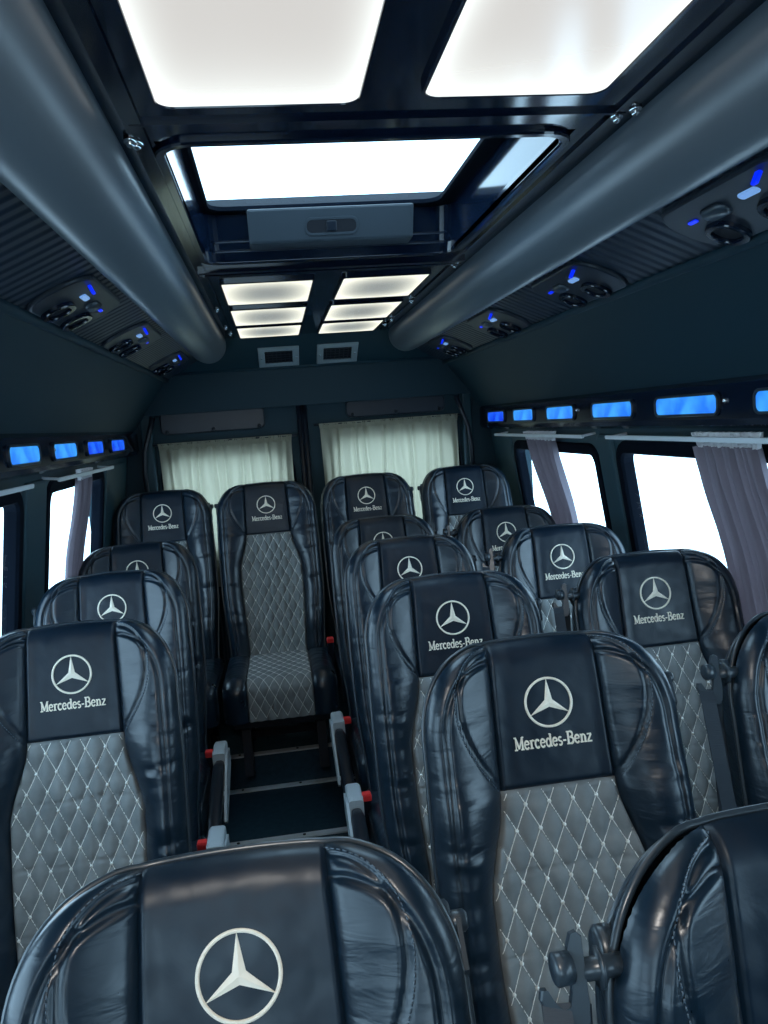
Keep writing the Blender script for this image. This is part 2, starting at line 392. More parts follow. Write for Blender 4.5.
mb = MB()   # shaft walls, lofted from the opening up to the glass
lo = rloop(HX0 + .004, HX1 - .004, HY0 + .004, HY1 - .004, .045); mi = rloop(HX0 + .004, HX1 - .004, HY0 + .004, HY1 - .02, .045); hi = rloop(HX0 + .007, HX1 - .007, HY0 + .004, GY1 + .025, .04)
loops = [[mc(u, v, .0) for u, v in lo], [mc(u, v, .02) for u, v in mi], [mc(u, v, .115) for u, v in hi]]
n = len(lo); vs = [p for L in loops for p in L]
mb.add(vs, [(j * n + i, (j + 1) * n + i, (j + 1) * n + (i + 1) % n, j * n + (i + 1) % n) for j in range(2) for i in range(n)])
obj('shaft', mb, ht, M['gloss'])
mb = MB(); mb.rring(mc, GX0, GX1, GY0 - .04, GY1, .04, .05, .118, .106); obj('glass_surround', mb, ht, M['rubber'])
mb = MB(); mb.box(GX0 - .03, GX1 + .03, GY0 - .05, GY1 + .01, .112, .116, mc); obj('pane', mb, ht, M['glass'])
mb = MB()
for k in (.018, .040): mb.box(HX0 + .03, HX1 - .03, HY1 - .035 - k * .3, HY1 - .030 - k * .3, k - .001, k + .001, mc)
obj('seam_line', mb, ht, M['dark'])
def mbox(u, v, d):   # frame of the rear shaft face: u across, v up, d towards the rear
    return (u - hx, 2.065 - v * .55 + d - hy, .445 + v - hz)
mb = MB(); mb.rrect(mbox, -.018, .390, .008, .082, .006, .05, -.018, bev=.006); hb = obj('handle_box', mb, ht, M['box'])
mb = MB(); mb.rring(mbox, .124, .246, .026, .053, .012, .006, -.016, -.021); obj('recess_rim', mb, hb, M['box'])
mb = MB(); mb.rrect(mbox, .124, .246, .026, .053, .012, -.010, -.0195); obj('recess', mb, hb, M['blackhole'])
mb = MB(); mb.rrect(mbox, .172, .198, .028, .051, .004, -.015, -.024, bev=.003); obj('latch', mb, hb, M['plastic'])

# ------------------------------------------------------------------ ceiling lights
def clight(x0, x1, y0, y1, m, label, fr=.006, r=.018, group='ceiling light panels'):
    t = tag(empty('ceiling_light', ((x0 + x1) / 2, (y0 + y1) / 2, ZC)), label, 'ceiling light', group)
    ox, oy, oz = t.location; f = lambda u, v, d: (u - ox, v - oy, ZC + d - oz)
    mb = MB(); mb.rrect(f, x0, x1, y0, y1, r, .004, -.004); obj('diffuser', mb, t, m)
    mb = MB(); mb.rring(f, x0, x1, y0, y1, r, fr, .004, -.006); obj('frame', mb, t, M['gloss'])
clight(-.112, .150, .05, 1.118, M['panelF'], 'large backlit ceiling panel above the aisle, the left one of the front pair', r=.022)
clight(.237, .488, .05, 1.105, M['panelF'], 'large backlit ceiling panel with the bright window reflection, right one of the front pair', r=.022)
YR = [(2.405, 2.800), (2.925, 3.345), (3.425, 3.79)]
rown = ['nearest the roof hatch', 'middle one of three', 'nearest the air vents']
for i, (a, b) in enumerate(YR):
    clight(-.112, .152, a, b, M['panelR'], 'pale ceiling panel in the left column behind the hatch, ' + rown[i], r=.008, group='small ceiling light panels')
    clight(.245, .502, a, b, M['panelR'], 'pale ceiling panel in the right column behind the hatch, ' + rown[i], r=.008, group='small ceiling light panels')
# air vents on the slope
for x0, x1, lab in ((-.045, .158, 'left of the two slotted air vents in the rear header'), (.240, .447, 'right of the two slotted air vents in the rear header')):
    c = mslope((x0 + x1) / 2, .18, 0)
    t = tag(empty('air_vent', c), lab, 'air vent', 'air vents in the rear header')
    f = lambda u, v, d: tuple(np.subtract(mslope(u, v, d), c))
    v0, v1 = .085, .262
    mb = MB(); mb.rring(f, x0 + .035, x1 - .035, v0 + .035, v1 - .035, .003, .032, .003, -.008, ro=.004); obj('frame', mb, t, M['ventframe'])
    mb = MB(); mb.box(x0 + .03, x1 - .03, v0 + .03, v1 - .03, -.002, .002, f); obj('backing', mb, t, M['blackhole'])
    for k in range(5):
        v = v0 + .045 + k * (v1 - v0 - .09) / 4
        mb = MB(); mb.box(x0 + .034, x1 - .034, v - .003, v + .003, -.007, .001, f); obj('slat', mb, t, M['plastic'])
    mb = MB()
    for k in range(6):
        x = x0 + .05 + k * (x1 - x0 - .10) / 5; mb.box(x - .0012, x + .0012, v0 + .034, v1 - .034, -.005, .001, f)
    obj('grille', mb, t, M['plastic'])
    for x in (x0 + .017, x1 - .017):
        mb = MB(); mb.ball(f(x, (v0 + v1) / 2, -.008), .006, 8, 5); obj('screw', mb, t, M['chrome'])

# ------------------------------------------------------------------ blue strip lights
def mstrip(s):
    return lambda u, v, d: (CX + s * (.866 + d), u, v)
ordR = ['nearest the camera', 'second from the camera', 'third from the camera', 'fourth from the camera', 'fifth from the camera', 'farthest, beside the rear corner']
for s, rows, side in ((1, [(1.39, 1.70), (1.86, 2.18), (2.335, 2.644), (2.82, 3.11), (3.28, 3.56), (3.71, 4.00)], 'right'), (-1, [(2.20, 2.475), (2.63, 2.925), (3.09, 3.365), (3.53, 3.83)], 'left')):
    for i, (a, b) in enumerate(rows):
        kk = .978 if s > 0 else .965; a *= kk; b *= kk      # lens ends along the strip
        f0 = mstrip(s); c = f0((a + b) / 2, -.017, 0)
        names = ordR if s > 0 else ['nearest the camera', 'second from the camera', 'third from the camera', 'farthest, beside the rear corner']
        t = tag(empty('blue_strip_light', c), 'glowing blue rounded light above the %s windows, %s' % (side, names[i]), 'strip light', 'blue lights above the %s windows' % side)
        f = lambda u, v, d: tuple(np.subtract(f0(u, v, d), c))
        z0, z1 = -.040, .004
        mb = MB(); mb.rrect(f, a, b, z0, z1, .014, .003, -.004, bev=.002)
        far = (i >= len(rows) - 2) if s < 0 else (i == len(rows) - 1)
        obj('lens', mb, t, M['blueB'] if far else M['blueA'])
        mb = MB(); mb.rring(f, a, b, z0, z1, .014, .007, .003, -.007); obj('bezel', mb, t, M['dark'])
    for y in ((1.79, 2.73) if s > 0 else (2.55,)):
        p = mstrip(s)(y, -.012, 0); mb = MB(); mb.ball((0, 0, 0), .007, 10, 6); k = obj('strip_screw', mb, None, M['chrome'], loc=p)
        tag(k, 'small chrome screw on the %s dark strip between blue lights%s' % (side, ', the nearer one' if y < 2 else (', the farther one' if s > 0 else '')), 'screw')

# ------------------------------------------------------------------ overhead reading units on the soffits
for s, ys, side in ((1, [1.29, 2.05, 2.80, 3.58], 'right'), (-1, [1.93, 2.66, 3.56], 'left')):
    nm = ['nearest the camera', 'second from the camera', 'third from the camera', 'farthest from the camera'] if s > 0 else ['nearest the camera', 'middle one of three', 'farthest from the camera']
    for i, y in enumerate(ys):
        f0 = msoff(s); c = f0(y, .60, 0)
        t = tag(empty('overhead_console', c), 'overhead console with blue lamp below the %s ceiling roll, %s' % (side, nm[i]), 'overhead console', 'overhead consoles')
        f = lambda u, v, d: tuple(np.subtract(f0(u, v, d), c))
        mb = MB(); mb.rrect(f, y - .20, y + .20, .545, .685, .06, .004, -.010, 8, bev=.006); obj('housing', mb, t, M['plastic'])
        for yy in (y - .06, y + .10):
            for q, (ri, rw, dd) in enumerate(((.030, .012, -.020),)):
                mb = MB(); mb.rring(f, yy - ri, yy + ri, .648 - ri * .75, .648 + ri * .75, ri, rw, -.008, dd, 8); nz = obj('air_nozzle', mb, t, M['gloss'])
                mb = MB(); mb.rrect(f, yy - ri, yy + ri, .648 - ri * .75, .648 + ri * .75, ri, -.008, -.012, 8); obj('nozzle_mouth', mb, nz, M['blackhole'])
        mb = MB()
        for k in range(7):
            pass
        L = [[f(u, v, d) for u, v in rloop(y + .02 - q, y + .080 + q, .585 - q, .605 + q, .010 + q)] for q, d in ((.006, -.009), (.005, -.014), (0, -.018))]
        mb.loft(L); obj('lamp_body', mb, t, M['satin'])
        mb = MB(); mb.rrect(f, y - .08, y - .03, .583, .597, .006, -.009, -.014, bev=.002); obj('lamp_lens', mb, t, M['paleblue'])
        mb = MB(); mb.rrect(f, y + .11, y + .14, .590, .598, .004, -.009, -.012); obj('lamp_lens', mb, t, M['blueC'])
        mb = MB(); mb.rrect(f, y - .13, y - .115, .560, .567, .003, -.009, -.030, bev=.002); obj('led_reflection', mb, t, M['blueC'])  # glowing tab standing in for an LED's reflection on the gloss

# ------------------------------------------------------------------ curtains
def curtain(mp, top, bot, v0, v1, nf, amp, seed, ncol=None, nrow=26):
    """pleated cloth: top/bot = (u0,u1) at the two ends; mp(u,v,d)"""
    rnd = random.Random(seed); ph = [rnd.uniform(0, 6.28) for _ in range(4)]
    ncol = ncol or nf * 10; vs = []; fs = []
    for j in range(nrow + 1):
        t = j / nrow; v = v0 + (v1 - v0) * t; a = top[0] + (bot[0] - top[0]) * t ** .8; b = top[1] + (bot[1] - top[1]) * t ** .8
        for i in range(ncol + 1):
            q = i / ncol; qq = q + .012 * math.sin(2 * PI * q * nf * .37 + ph[0] + t) + .006 * math.sin(9 * t + q * 20 + ph[1])
            d = amp * (1 - .25 * t) * (math.sin(2 * PI * qq * nf + ph[2]) + .35 * math.sin(2 * PI * qq * nf * 1.63 + ph[3] + 1.5 * t))
            vs.append(mp(a + (b - a) * q, v, d))
    for j in range(nrow):
        for i in range(ncol): fs.append((j * (ncol + 1) + i, j * (ncol + 1) + i + 1, (j + 1) * (ncol + 1) + i + 1, (j + 1) * (ncol + 1) + i))
    return MB().add(vs, fs, True)
def smooth0(a, b, t):
    t = min(max((t - a) / (b - a), 0), 1); return t * t * (3 - 2 * t)
def side_curtain(s, y0, y1, yb0, yb1, nf, label, railspan, raillab, seed):
    f0 = mwall(s); c = f0((y0 + y1) / 2, -.10, -.04)
    t = tag(empty('curtain', c), label, 'curtain', 'tied side window curtains')
    f = lambda u, v, d: tuple(np.subtract(f0(u, v, d - .040 + .022 * smooth0(-.14, -.45, v)), c))
    obj('cloth', curtain(f, (y0 + .01, y1 - .01), (yb0, yb1), -.118, -.80, nf, .015, seed), t, M['curtain'])
    obj('heading', curtain(f, (y0 - .012, y1 + .012), (y0 + .008, y1 - .008), -.084, -.122, nf * 3, .009, seed + 1, ncol=nf * 24, nrow=6), t, M['fringe'])
    if railspan:
        g0 = f0((railspan[0] + railspan[1]) / 2, -.098, -.055)
        mb = MB(); g = lambda u, v, d: tuple(np.subtract(f0(u, v, d), g0))
        mb.rrect(g, railspan[0], railspan[1], -.104, -.092, .005, -.054, -.062)
        r = obj('curtain_rail', mb, None, M['rail'], loc=g0); tag(r, raillab, 'curtain rail')
        for u in (railspan[0] + .03, railspan[1] - .03):
            mb = MB(); mb.box(u - .006, u + .006, -.102, -.094, -.056, .0, g); obj('rail_bracket', mb, r, M['rail'])
side_curtain(1, 1.70, 1.985, 1.64, 1.93, 9, 'gathered mauve curtain with frilled heading on the right window nearest the camera', (1.30, 2.52), 'long white curtain rail above the right window nearest the camera', 11)
side_curtain(1, 3.07, 3.42, 3.02, 3.28, 7, 'gathered mauve curtain hanging on the right rear side window', (2.72, 3.86), 'white curtain rail above the right rear side window', 21)
side_curtain(-1, 2.95, 3.14, 2.93, 3.10, 6, 'narrow dark curtain gathered on the left rear side window', (2.62, 3.48), 'short white curtain rail above the left rear side window', 31)
# second, hand-free rail end seen at the left edge
g0 = mwall(-1)(1.75, -.098, -.055); mb = MB(); g = lambda u, v, d: tuple(np.subtract(mwall(-1)(u, v, d), g0))
mb.rrect(g, 1.25, 2.345, -.104, -.092, .005, -.054, -.062); r = obj('curtain_rail', mb, None, M['rail'], loc=g0); tag(r, 'white curtain rail end at the left edge, above the forward left window', 'curtain rail')
for i, (a, b, zt) in enumerate(((-.575, .085, -.030), (.235, .955, .012))):
    c = ((a + b) / 2, 4.125, zt)
    t = tag(empty('curtain', c), 'backlit cream curtain across the %s rear door window' % ('left' if i == 0 else 'right'), 'curtain', 'rear door curtains')
    f = lambda u, v, d: (u - c[0], 4.125 + d - c[1], v - c[2])
    obj('cloth', curtain(f, (a, b), (a + .01, b - .01), zt - .03, -.78, 15, .0075, 40 + i, nrow=30), t, M['rearcurtain'])
    obj('heading', curtain(f, (a - .005, b + .005), (a, b), zt, zt - .035, 40, .005, 50 + i, ncol=400, nrow=4), t, M['rearcurtain'])
    mb = MB(); mb.tube([(a - .03 - c[0], .008, -.006), (b + .03 - c[0], .008, -.006)], .006, 8); obj('curtain_wire', mb, t, M['plastic'])

# ------------------------------------------------------------------ SEAT
REC = math.radians(15); SR, CR = math.sin(REC), math.cos(REC)
HTOP, HF, HS = .79, .545, .68
def back_pt(x, h, d):   # local seat coordinates: front is -y
    return (x, h * SR - d * CR, .40 + h * CR + d * SR)
def smooth(a, b, t):
    t = min(max((t - a) / (b - a), 0), 1); return t * t * (3 - 2 * t)
def halfw(h): return .205 + .018 * smooth(0, .3, h) - .004 * smooth(.5, .79, h)
def pw(h):
    if h >= HF: return .100 - .006 * (h - HF) / (HTOP - HF)
    q = HF - h
    return .100 + .036 * smooth(0, .17, q) - .012 * smooth(.25, .54, q)
U0 = .092
def htop(x):
    u = min(max((abs(x) - U0 * .8) / (.222 - U0 * .8), 0), 1)
    return HTOP - .004 * (min(abs(x), U0) / U0) ** 2 - .150 * (1 - (1 - u ** 2.6) ** .5)
def xh(s, T):
    """s in [-2,2] (|s|<=1 inside the centre panel), T row height"""
    a = abs(s); g = 1 if s >= 0 else -1; p = pw(T)
    if a <= 1:
        x = a * p; ht_ = htop(a * U0)
    else:
        u = math.sin(PI / 2 * (a - 1)) ; x = p + (halfw(T) - p) * u; ht_ = htop(U0 + (.222 - U0) * u)
    h = T if T <= .40 else .40 + (T - .40) * (ht_ - .40) / (HTOP - .40)
    if a <= 1: h = T if T <= HF else HF + (T - HF) * (ht_ - HF) / (HTOP - HF)
    else:
        hin = T if T <= HF else HF + (T - HF) * (htop(U0) - HF) / (HTOP - HF)
        w = (math.sin(PI / 2 * (a - 1))) ; k = smooth(0, .35, w); h = hin * (1 - k) + h * k
    return g * x, h
outl = np.array([xh(-2, T) for T in np.linspace(-.08, HTOP, 60)] + [xh(s, HTOP) for s in np.linspace(-2, 2, 80)] + [xh(2, T) for T in np.linspace(HTOP, -.08, 60)])
def seg_dist(px, ph, poly):
    a = poly[:-1]; b = poly[1:]; ab = b - a; L = (ab ** 2).sum(1) + 1e-12
    ap = np.array([px, ph]) - a; t = np.clip((ap * ab).sum(1) / L, 0, 1)
    return math.sqrt((((a + ab * t[:, None]) - np.array([px, ph])) ** 2).sum(1).min())
wing = []
for i in range(41):
    q = i / 40; 
    P0, P1, P2, P3, P4 = (.093, .776), (.162, .775), (.190, .68), (.155, .62), (.100, .550)
    # quartic bezier
    c = [(1 - q) ** 4, 4 * q * (1 - q) ** 3, 6 * q * q * (1 - q) ** 2, 4 * q ** 3 * (1 - q), q ** 4]
    wing.append((sum(w * p[0] for w, p in zip(c, (P0, P1, P2, P3, P4))), sum(w * p[1] for w, p in zip(c, (P0, P1, P2, P3, P4)))))
wing = np.array(wing)
RE = .042
def wrap(x): return .040 * smooth(.07, .22, abs(x))      # the sides come forward around the sitter
def depth(x, h, detail=True):
    a = abs(x); p = pw(h); W = halfw(min(h, .7)); d = wrap(x)
    d += .012 * smooth(.0, .12, h) * (1 - smooth(.12, .32, h))                # lumbar
    d += .003 * smooth(.60, .72, h)                                          # head cushion
    e = seg_dist(x, h, outl)
    if a > p:
        q = (a - p) / max(W - p, .02)
        d += (.024 * (1 - smooth(.48, .66, h)) + .011 * smooth(.48, .66, h)) * math.sin(PI * min(q, 1) ** .85) 
        if detail and q < 1:
            g = math.sin(PI * min(q, 1)) ** .6 * (1 - .55 * smooth(.54, .62, h))
            d += .0032 * g * noise.noise((x * 9 + (3 if x > 0 else 0), h * 42, 1.3)) + .0022 * g * noise.noise((x * 22, h * 15, 4.3))
            d += .0020 * g * max(0, noise.noise((x * 5 + h * 6, h * 75 + (7 if x > 0 else 0), 2.3))) 
            # deeper horizontal tucks on the bolsters
            for hc in (.455, .30, .17):
                d -= .006 * g * math.exp(-((h - hc - .02 * q) / .004) ** 2)
        if h > .5:
            wd = seg_dist(a, h, wing); d -= .0065 * math.exp(-(wd / .0032) ** 2)
            inside = 1 - smooth(-.0, .01, 0)  # (kept smooth)
        # second, inner contour of the bolster
        d -= .007 * math.exp(-((e - .030) / .0042) ** 2)
    d -= .008 * math.exp(-((a - p) / .0035) ** 2)                            # panel seam
    if a < p:
        if h < HF:
            P = x / .0410 + h / .080; Q = x / .0410 - h / .080
            sp = abs(math.sin(PI * P)); sq = abs(math.sin(PI * Q))
            d += .0085 * min(sp, 1) ** .55 * min(sq, 1) ** .55 - .002
            for hc in (HF - .128, HF - .256, HF - .384): d -= .004 * math.exp(-((h - hc - .002 * math.sin(x * 40)) / .0022) ** 2)
        elif detail:
            d += .0010 * noise.noise((x * 12, h * 12, 9)) + .0006 * noise.noise((x * 40, h * 40, 5))
    d -= .006 * math.exp(-((h - HF) / .003) ** 2) * (1 if a < p else 0)
    if e < RE and h > -.02:
        k = 1 - e / RE; d -= .034 * (1 - math.sqrt(max(0, 1 - k ** 2.4)))
    return d
def thread_noise(): pass
S_in = list(np.linspace(-1, 1, 77)); NO = 42
S_out = [1 + k / NO for k in range(0, NO + 1)]
T_low = list(np.linspace(-.06, HF, 132)); T_hi = [HF + (HTOP - HF) * (1 - (1 - k / 84) ** 1.35) for k in range(0, 85)]
def grid(ss, tt):
    vs = []; fs = []
    for T in tt:
        for s in ss:
            x, h = xh(s, T); vs.append(back_pt(x, h, depth(x, h)))
    n = len(ss)
    for j in range(len(tt) - 1):
        for i in range(n - 1): fs.append((j * n + i, j * n + i + 1, (j + 1) * n + i + 1, (j + 1) * n + i))
    return vs, fs
def build_backrest():
    D = {}
    vs, fs = grid(S_in, T_low); D['quilted_panel'] = MB().add(vs, fs, True).mesh('quilted_panel', M['quilt'])
    vs, fs = grid(S_in, T_hi); D['head_panel'] = MB().add(vs, fs, True).mesh('head_panel', M['panel'])
    mb = MB(); TT = T_low[::2] + [HF] + T_hi[1:]; TT = sorted(set(TT)); 
    vs, fs = grid([-s for s in S_out[::-1]], TT); mb.add(vs, fs, True)
    vs, fs = grid(S_out, TT); mb.add(vs, fs, True)
    D['bolster'] = mb.mesh('bolster', M['leather'])
    de = -.036
    # outline loops at given depth and inset
    def loop(ins, d):
        out = []; c = np.array([0, .40])
        pts = [xh(-2, T) for T in np.linspace(-.06, HTOP, 50)] + [xh(s, HTOP) for s in np.linspace(-2, 2, 70)][1:-1] + [xh(2, T) for T in np.linspace(HTOP, -.06, 50)]
        P = np.array(pts); Tn = np.gradient(P, axis=0); L = np.sqrt((Tn ** 2).sum(1)) + 1e-9; N = np.stack([Tn[:, 1], -Tn[:, 0]], 1) / L[:, None]
        for p_, n_ in zip(P, N):
            q = p_ + n_ * ins; dd = d if d > de else de + (d - de) * (1 - .55 * smooth(.60, .78, p_[1]))
            out.append(back_pt(q[0], q[1], dd + wrap(p_[0]) * (1 if d > de - .02 else .8)))
        return out
    de = -.036
    loops = [loop(0, de), loop(.001, de - .004), loop(.000, de - .012), loop(.004, de - .030), loop(.009, de - .046), loop(.014, de - .056)]
    mb = MB(); n = len(loops[0]); vs = [p for L in loops for p in L]
    mb.add(vs, [(j * n + i, j * n + i + 1, (j + 1) * n + i + 1, (j + 1) * n + i) for j in range(len(loops) - 1) for i in range(n - 1)], True)
    D['gusset'] = mb.mesh('gusset', M['gusset'])
    # back shell: loops shrinking inward
    L2 = [loop(.013, de - .056), loop(.018, de - .066), loop(.03, de - .072), loop(.07, de - .078)]
    mb = MB(); vs = [p for L in L2 for p in L]; fs = [(j * n + i, j * n + i + 1, (j + 1) * n + i + 1, (j + 1) * n + i) for j in range(len(L2) - 1) for i in range(n - 1)]
    k = (len(L2) - 1) * n
    h2 = n // 2
    for i in range(h2 - 1): fs.append((k + i, k + i + 1, k + n - 2 - i, k + n - 1 - i))
    mb.add(vs, fs, True); D['back_shell'] = mb.mesh('back_shell', M['shell'])
    mb = MB(); mb.tube(loop(-.001, de + .000), .0042, 8); mb.tube(loop(.012, de - .056), .0042, 8); D['piping'] = mb.mesh('piping', M['pipe'])
    # threads on the quilting
    mb = MB(); kn = MB()
    def clipline(sign):
        for m in range(-8, 10):
            pts = []
            for q in np.linspace(-.04, HF - .004, 96):
                x = .0410 * (m + sign * q / .080)
                if abs(x) < pw(q) - .003: pts.append(back_pt(x, q, depth(x, q) + .0016))
            if len(pts) > 2: mb.tube(pts, .00062, 4, cap=False)
    for r in range(-14, 20): pass
    for sign in (1, -1):
        for m in range(-16, 17):
            pts = []
            for q in np.linspace(-.04, HF - .004, 110):
                x = .0410 * (m - sign * q / .080)
                if abs(x) < pw(q) - .003: pts.append(back_pt(x, q, depth(x, q) + .0021))
                elif len(pts): break
            if len(pts) > 2: mb.tube(pts, .00085, 4, cap=False)
    for i in range(-8, 9):
        for j in range(-16, 17):     # crossings: x/.041+h/.08=i+... both integers
            P = i; Q = j; x = .0410 * (P + Q) / 2; h = .080 * (P - Q) / 2
            if -.03 < h < HF - .006 and abs(x) < pw(h) - .004:
                c = back_pt(x, h, depth(x, h) + .0026); mb.ball(c, .0036, 7, 5)
    D['quilt_thread'] = mb.mesh('quilt_thread', M['thread'])
    # dashed stitch line beside the wing seam
    for sg in (-1, 1):
        mb = MB()
        P = wing.copy(); Tn = np.gradient(P, axis=0); ll = np.sqrt((Tn ** 2).sum(1)); N = np.stack([Tn[:, 1], -Tn[:, 0]], 1) / ll[:, None]
        P = P + N * -.006
        seg = np.sqrt((np.diff(P, axis=0) ** 2).sum(1)); cum = np.concatenate([[0], np.cumsum(seg)]); tot = cum[-1]; k = 0.0
        while k < tot - .004:
            a = [np.interp(k, cum, P[:, 0]), np.interp(k, cum, P[:, 1])]; b = [np.interp(k + .0038, cum, P[:, 0]), np.interp(k + .0038, cum, P[:, 1])]
            mb.tube([back_pt(sg * a[0], a[1], depth(sg * a[0], a[1]) + .0008), back_pt(sg * b[0], b[1], depth(sg * b[0], b[1]) + .0008)], .0008, 4)
            k += .0062
        D['seam_stitching%d' % sg] = mb.mesh('seam_stitching', M['seamthread'])
    # emblem
    d0 = depth(0, HS, False)
    def em(x, z, d): return back_pt(x, HS + z, depth(x, HS + z, False) + .0006 + d)
    mb = MB(); N = 64; ro, ri = .0425, .0378
    loops = [[em(r * math.cos(2 * PI * k / N), r * math.sin(2 * PI * k / N), dd) for k in range(N)] for r, dd in ((ri, -.003), (ri + .0005, .0016), (ro - .0005, .0016), (ro, -.003))]
    mb.add([p for L in loops for p in L], [(j * N + i, j * N + (i + 1) % N, (j + 1) * N + (i + 1) % N, (j + 1) * N + i) for j in range(3) for i in range(N)], True)
    st = []
    for k in range(6):
        a = PI / 2 + k * PI / 3; r = .0395 if k % 2 == 0 else .0078; st.append((r * math.cos(a), r * math.sin(a)))
    for k in range(0, 6, 2):      # each spoke is a long kite, ridged along its middle
        tip = st[k]; a_ = st[k - 1]; b_ = st[(k + 1) % 6]
        vs = []; 
        for i in range(9):
            t = i / 8; A = [a_[j] + (tip[j] - a_[j]) * t for j in (0, 1)]; B = [b_[j] + (tip[j] - b_[j]) * t for j in (0, 1)]; Cc = [tip[j] * t for j in (0, 1)]
            vs += [em(A[0], A[1], -.003), em(A[0], A[1], .0010), em(Cc[0], Cc[1], .0030 - .0012 * t), em(B[0], B[1], .0010), em(B[0], B[1], -.003)]
        mb.add(vs, [(i * 5 + j, i * 5 + j + 1, (i + 1) * 5 + j + 1, (i + 1) * 5 + j) for i in range(8) for j in range(4)])
    D['emblem'] = mb.mesh('emblem', M['embroid'])
    D['lettering'] = lettering(lambda x, z, d: back_pt(x, HS - .0635 + z - .0095, depth(x, HS - .0635 + z, False) + .0006 + d))
    return D
# slab-serif letters drawn as strokes
def arc(cx, cy, rx, ry, a0, a1, n=14): return [(cx + rx * math.cos(math.radians(a0 + (a1 - a0) * i / n)), cy + ry * math.sin(math.radians(a0 + (a1 - a0) * i / n))) for i in range(n + 1)]
TK, TN = .15, .085
GL = {
 'M': (1.04, [([(.17, .03), (.17, .97)], TN), ([(.86, .03), (.86, .97)], TK), ([(.15, .97), (.50, .10)], TK), ([(.50, .10), (.86, .97)], TN), ([(0, .04), (.32, .04)], .08), ([(.68, .04), (1.02, .04)], .08), ([(0, .96), (.2, .96)], .08), ([(.84, .96), (1.02, .96)], .08)]),
 'e': (.62, [(arc(.30, .33, .235, .30, 10, 325), .12), ([(.08, .36), (.52, .36)], .07)]),
 'r': (.52, [([(.17, .03), (.17, .62)], TK), ([(0, .04), (.36, .04)], .07), ([(.02, .62), (.17, .62)], .07), (arc(.36, .44, .18, .19, 170, 40), .10)]),
 'c': (.58, [(arc(.31, .33, .235, .30, 42, 318), .13)]),
 'd': (.70, [(arc(.29, .33, .22, .30, 0, 360), .12), ([(.53, .03), (.53, .97)], TK), ([(.38, .96), (.55, .96)], .07), ([(.52, .04), (.68, .04)], .07)]),
 's': (.50, [(arc(.24, .48, .16, .15, 40, 260, 10) + arc(.24, .175, .17, .15, 80, -140, 10), .11)]),
 '-': (.44, [([(.06, .34), (.38, .34)], .10)]),
 'B': (.84, [([(.19, .03), (.19, .97)], TK), ([(.02, .04), (.45, .04)], .08), ([(.02, .96), (.43, .96)], .08), ([(.19, .53), (.45, .53)], .07), (arc(.43, .745, .22, .215, 90, -90), .13), (arc(.45, .28, .27, .24, 90, -90), .13)]),
 'n': (.74, [([(.17, .03), (.17, .62)], TK), ([(.55, .03), (.55, .42)], TK), (arc(.36, .40, .19, .21, 180, 0), .11), ([(0, .04), (.33, .04)], .07), ([(.40, .04), (.72, .04)], .07), ([(.02, .62), (.17, .62)], .07)]),
 'z': (.56, [([(.05, .60), (.50, .60)], .09), ([(.46, .58), (.08, .06)], .12), ([(.04, .04), (.52, .04)], .09)]),
}
def lettering(f):
    txt = 'Mercedes-Benz'; cap = .0215; W = sum(GL[c][0] for c in txt); sx = .136 / (W * cap); x = -.068; mb = MB(); li = 0
    for c in txt:
        adv, strokes = GL[c]
        for si, (pts, w) in enumerate(strokes):
            P = np.array(pts, float); n = len(P); T = np.gradient(P, axis=0); T /= np.sqrt((T ** 2).sum(1))[:, None] + 1e-9; N = np.stack([-T[:, 1], T[:, 0]], 1)
            zt = .0013 + .00006 * si; vs = []
            for p, nn in zip(P, N):
                for sgn, z in ((1, -.003), (1, zt), (-1, zt), (-1, -.003)):
                    q = p + nn * sgn * w * .62; vs.append(f(x + q[0] * cap * sx, q[1] * cap, z))
            fs = [(i * 4 + k, i * 4 + k + 1, (i + 1) * 4 + k + 1, (i + 1) * 4 + k) for i in range(n - 1) for k in range(3)]
            fs += [(0, 1, 2, 3), tuple((n - 1) * 4 + k for k in (3, 2, 1, 0))]
            mb.add(vs, fs)
        x += adv * cap * sx
    return mb.mesh('lettering', M['embroid'])
# cushion: section along l
def csec(l):
    """top from back (l=0) to front, roll over, down the face -> (y, z, ny, nz)"""
    L1 = .42; R = .055; A = R * PI / 2
    if l < L1: return (-l + .015, .395 + .014 * smooth(.1, .42, l), 0, 1)
    if l < L1 + A:
        a = (l - L1) / R; return (-L1 + .015 - R * math.sin(a), .409 - R + R * math.cos(a), -math.sin(a), math.cos(a))
    q = l - L1 - A; return (-L1 + .015 - R, .409 - R - q, -1, 0)
CW = .222; CP = .128
def cdepth(x, l):
    a = abs(x); d = 0
    if a < CP:
        P = x / .0410 + l / .080; Q = x / .0410 - l / .080
        d += .0075 * abs(math.sin(PI * P)) ** .55 * abs(math.sin(PI * Q)) ** .55 - .002
    else:
        q = (a - CP) / (CW - CP); d += .016 * math.sin(PI * min(q, 1) ** .8) + .002 * noise.noise((x * 10, l * 34, 2)) 
    d -= .007 * math.exp(-((a - CP) / .0035) ** 2)
    e = CW - a
    if e < .035: d -= .03 * (1 - math.sqrt(max(0, 1 - (1 - e / .035) ** 2.4)))
    return d
def cpt(x, l, d): y, z, ny, nz = csec(l); return (x, y + ny * d, z + nz * d)
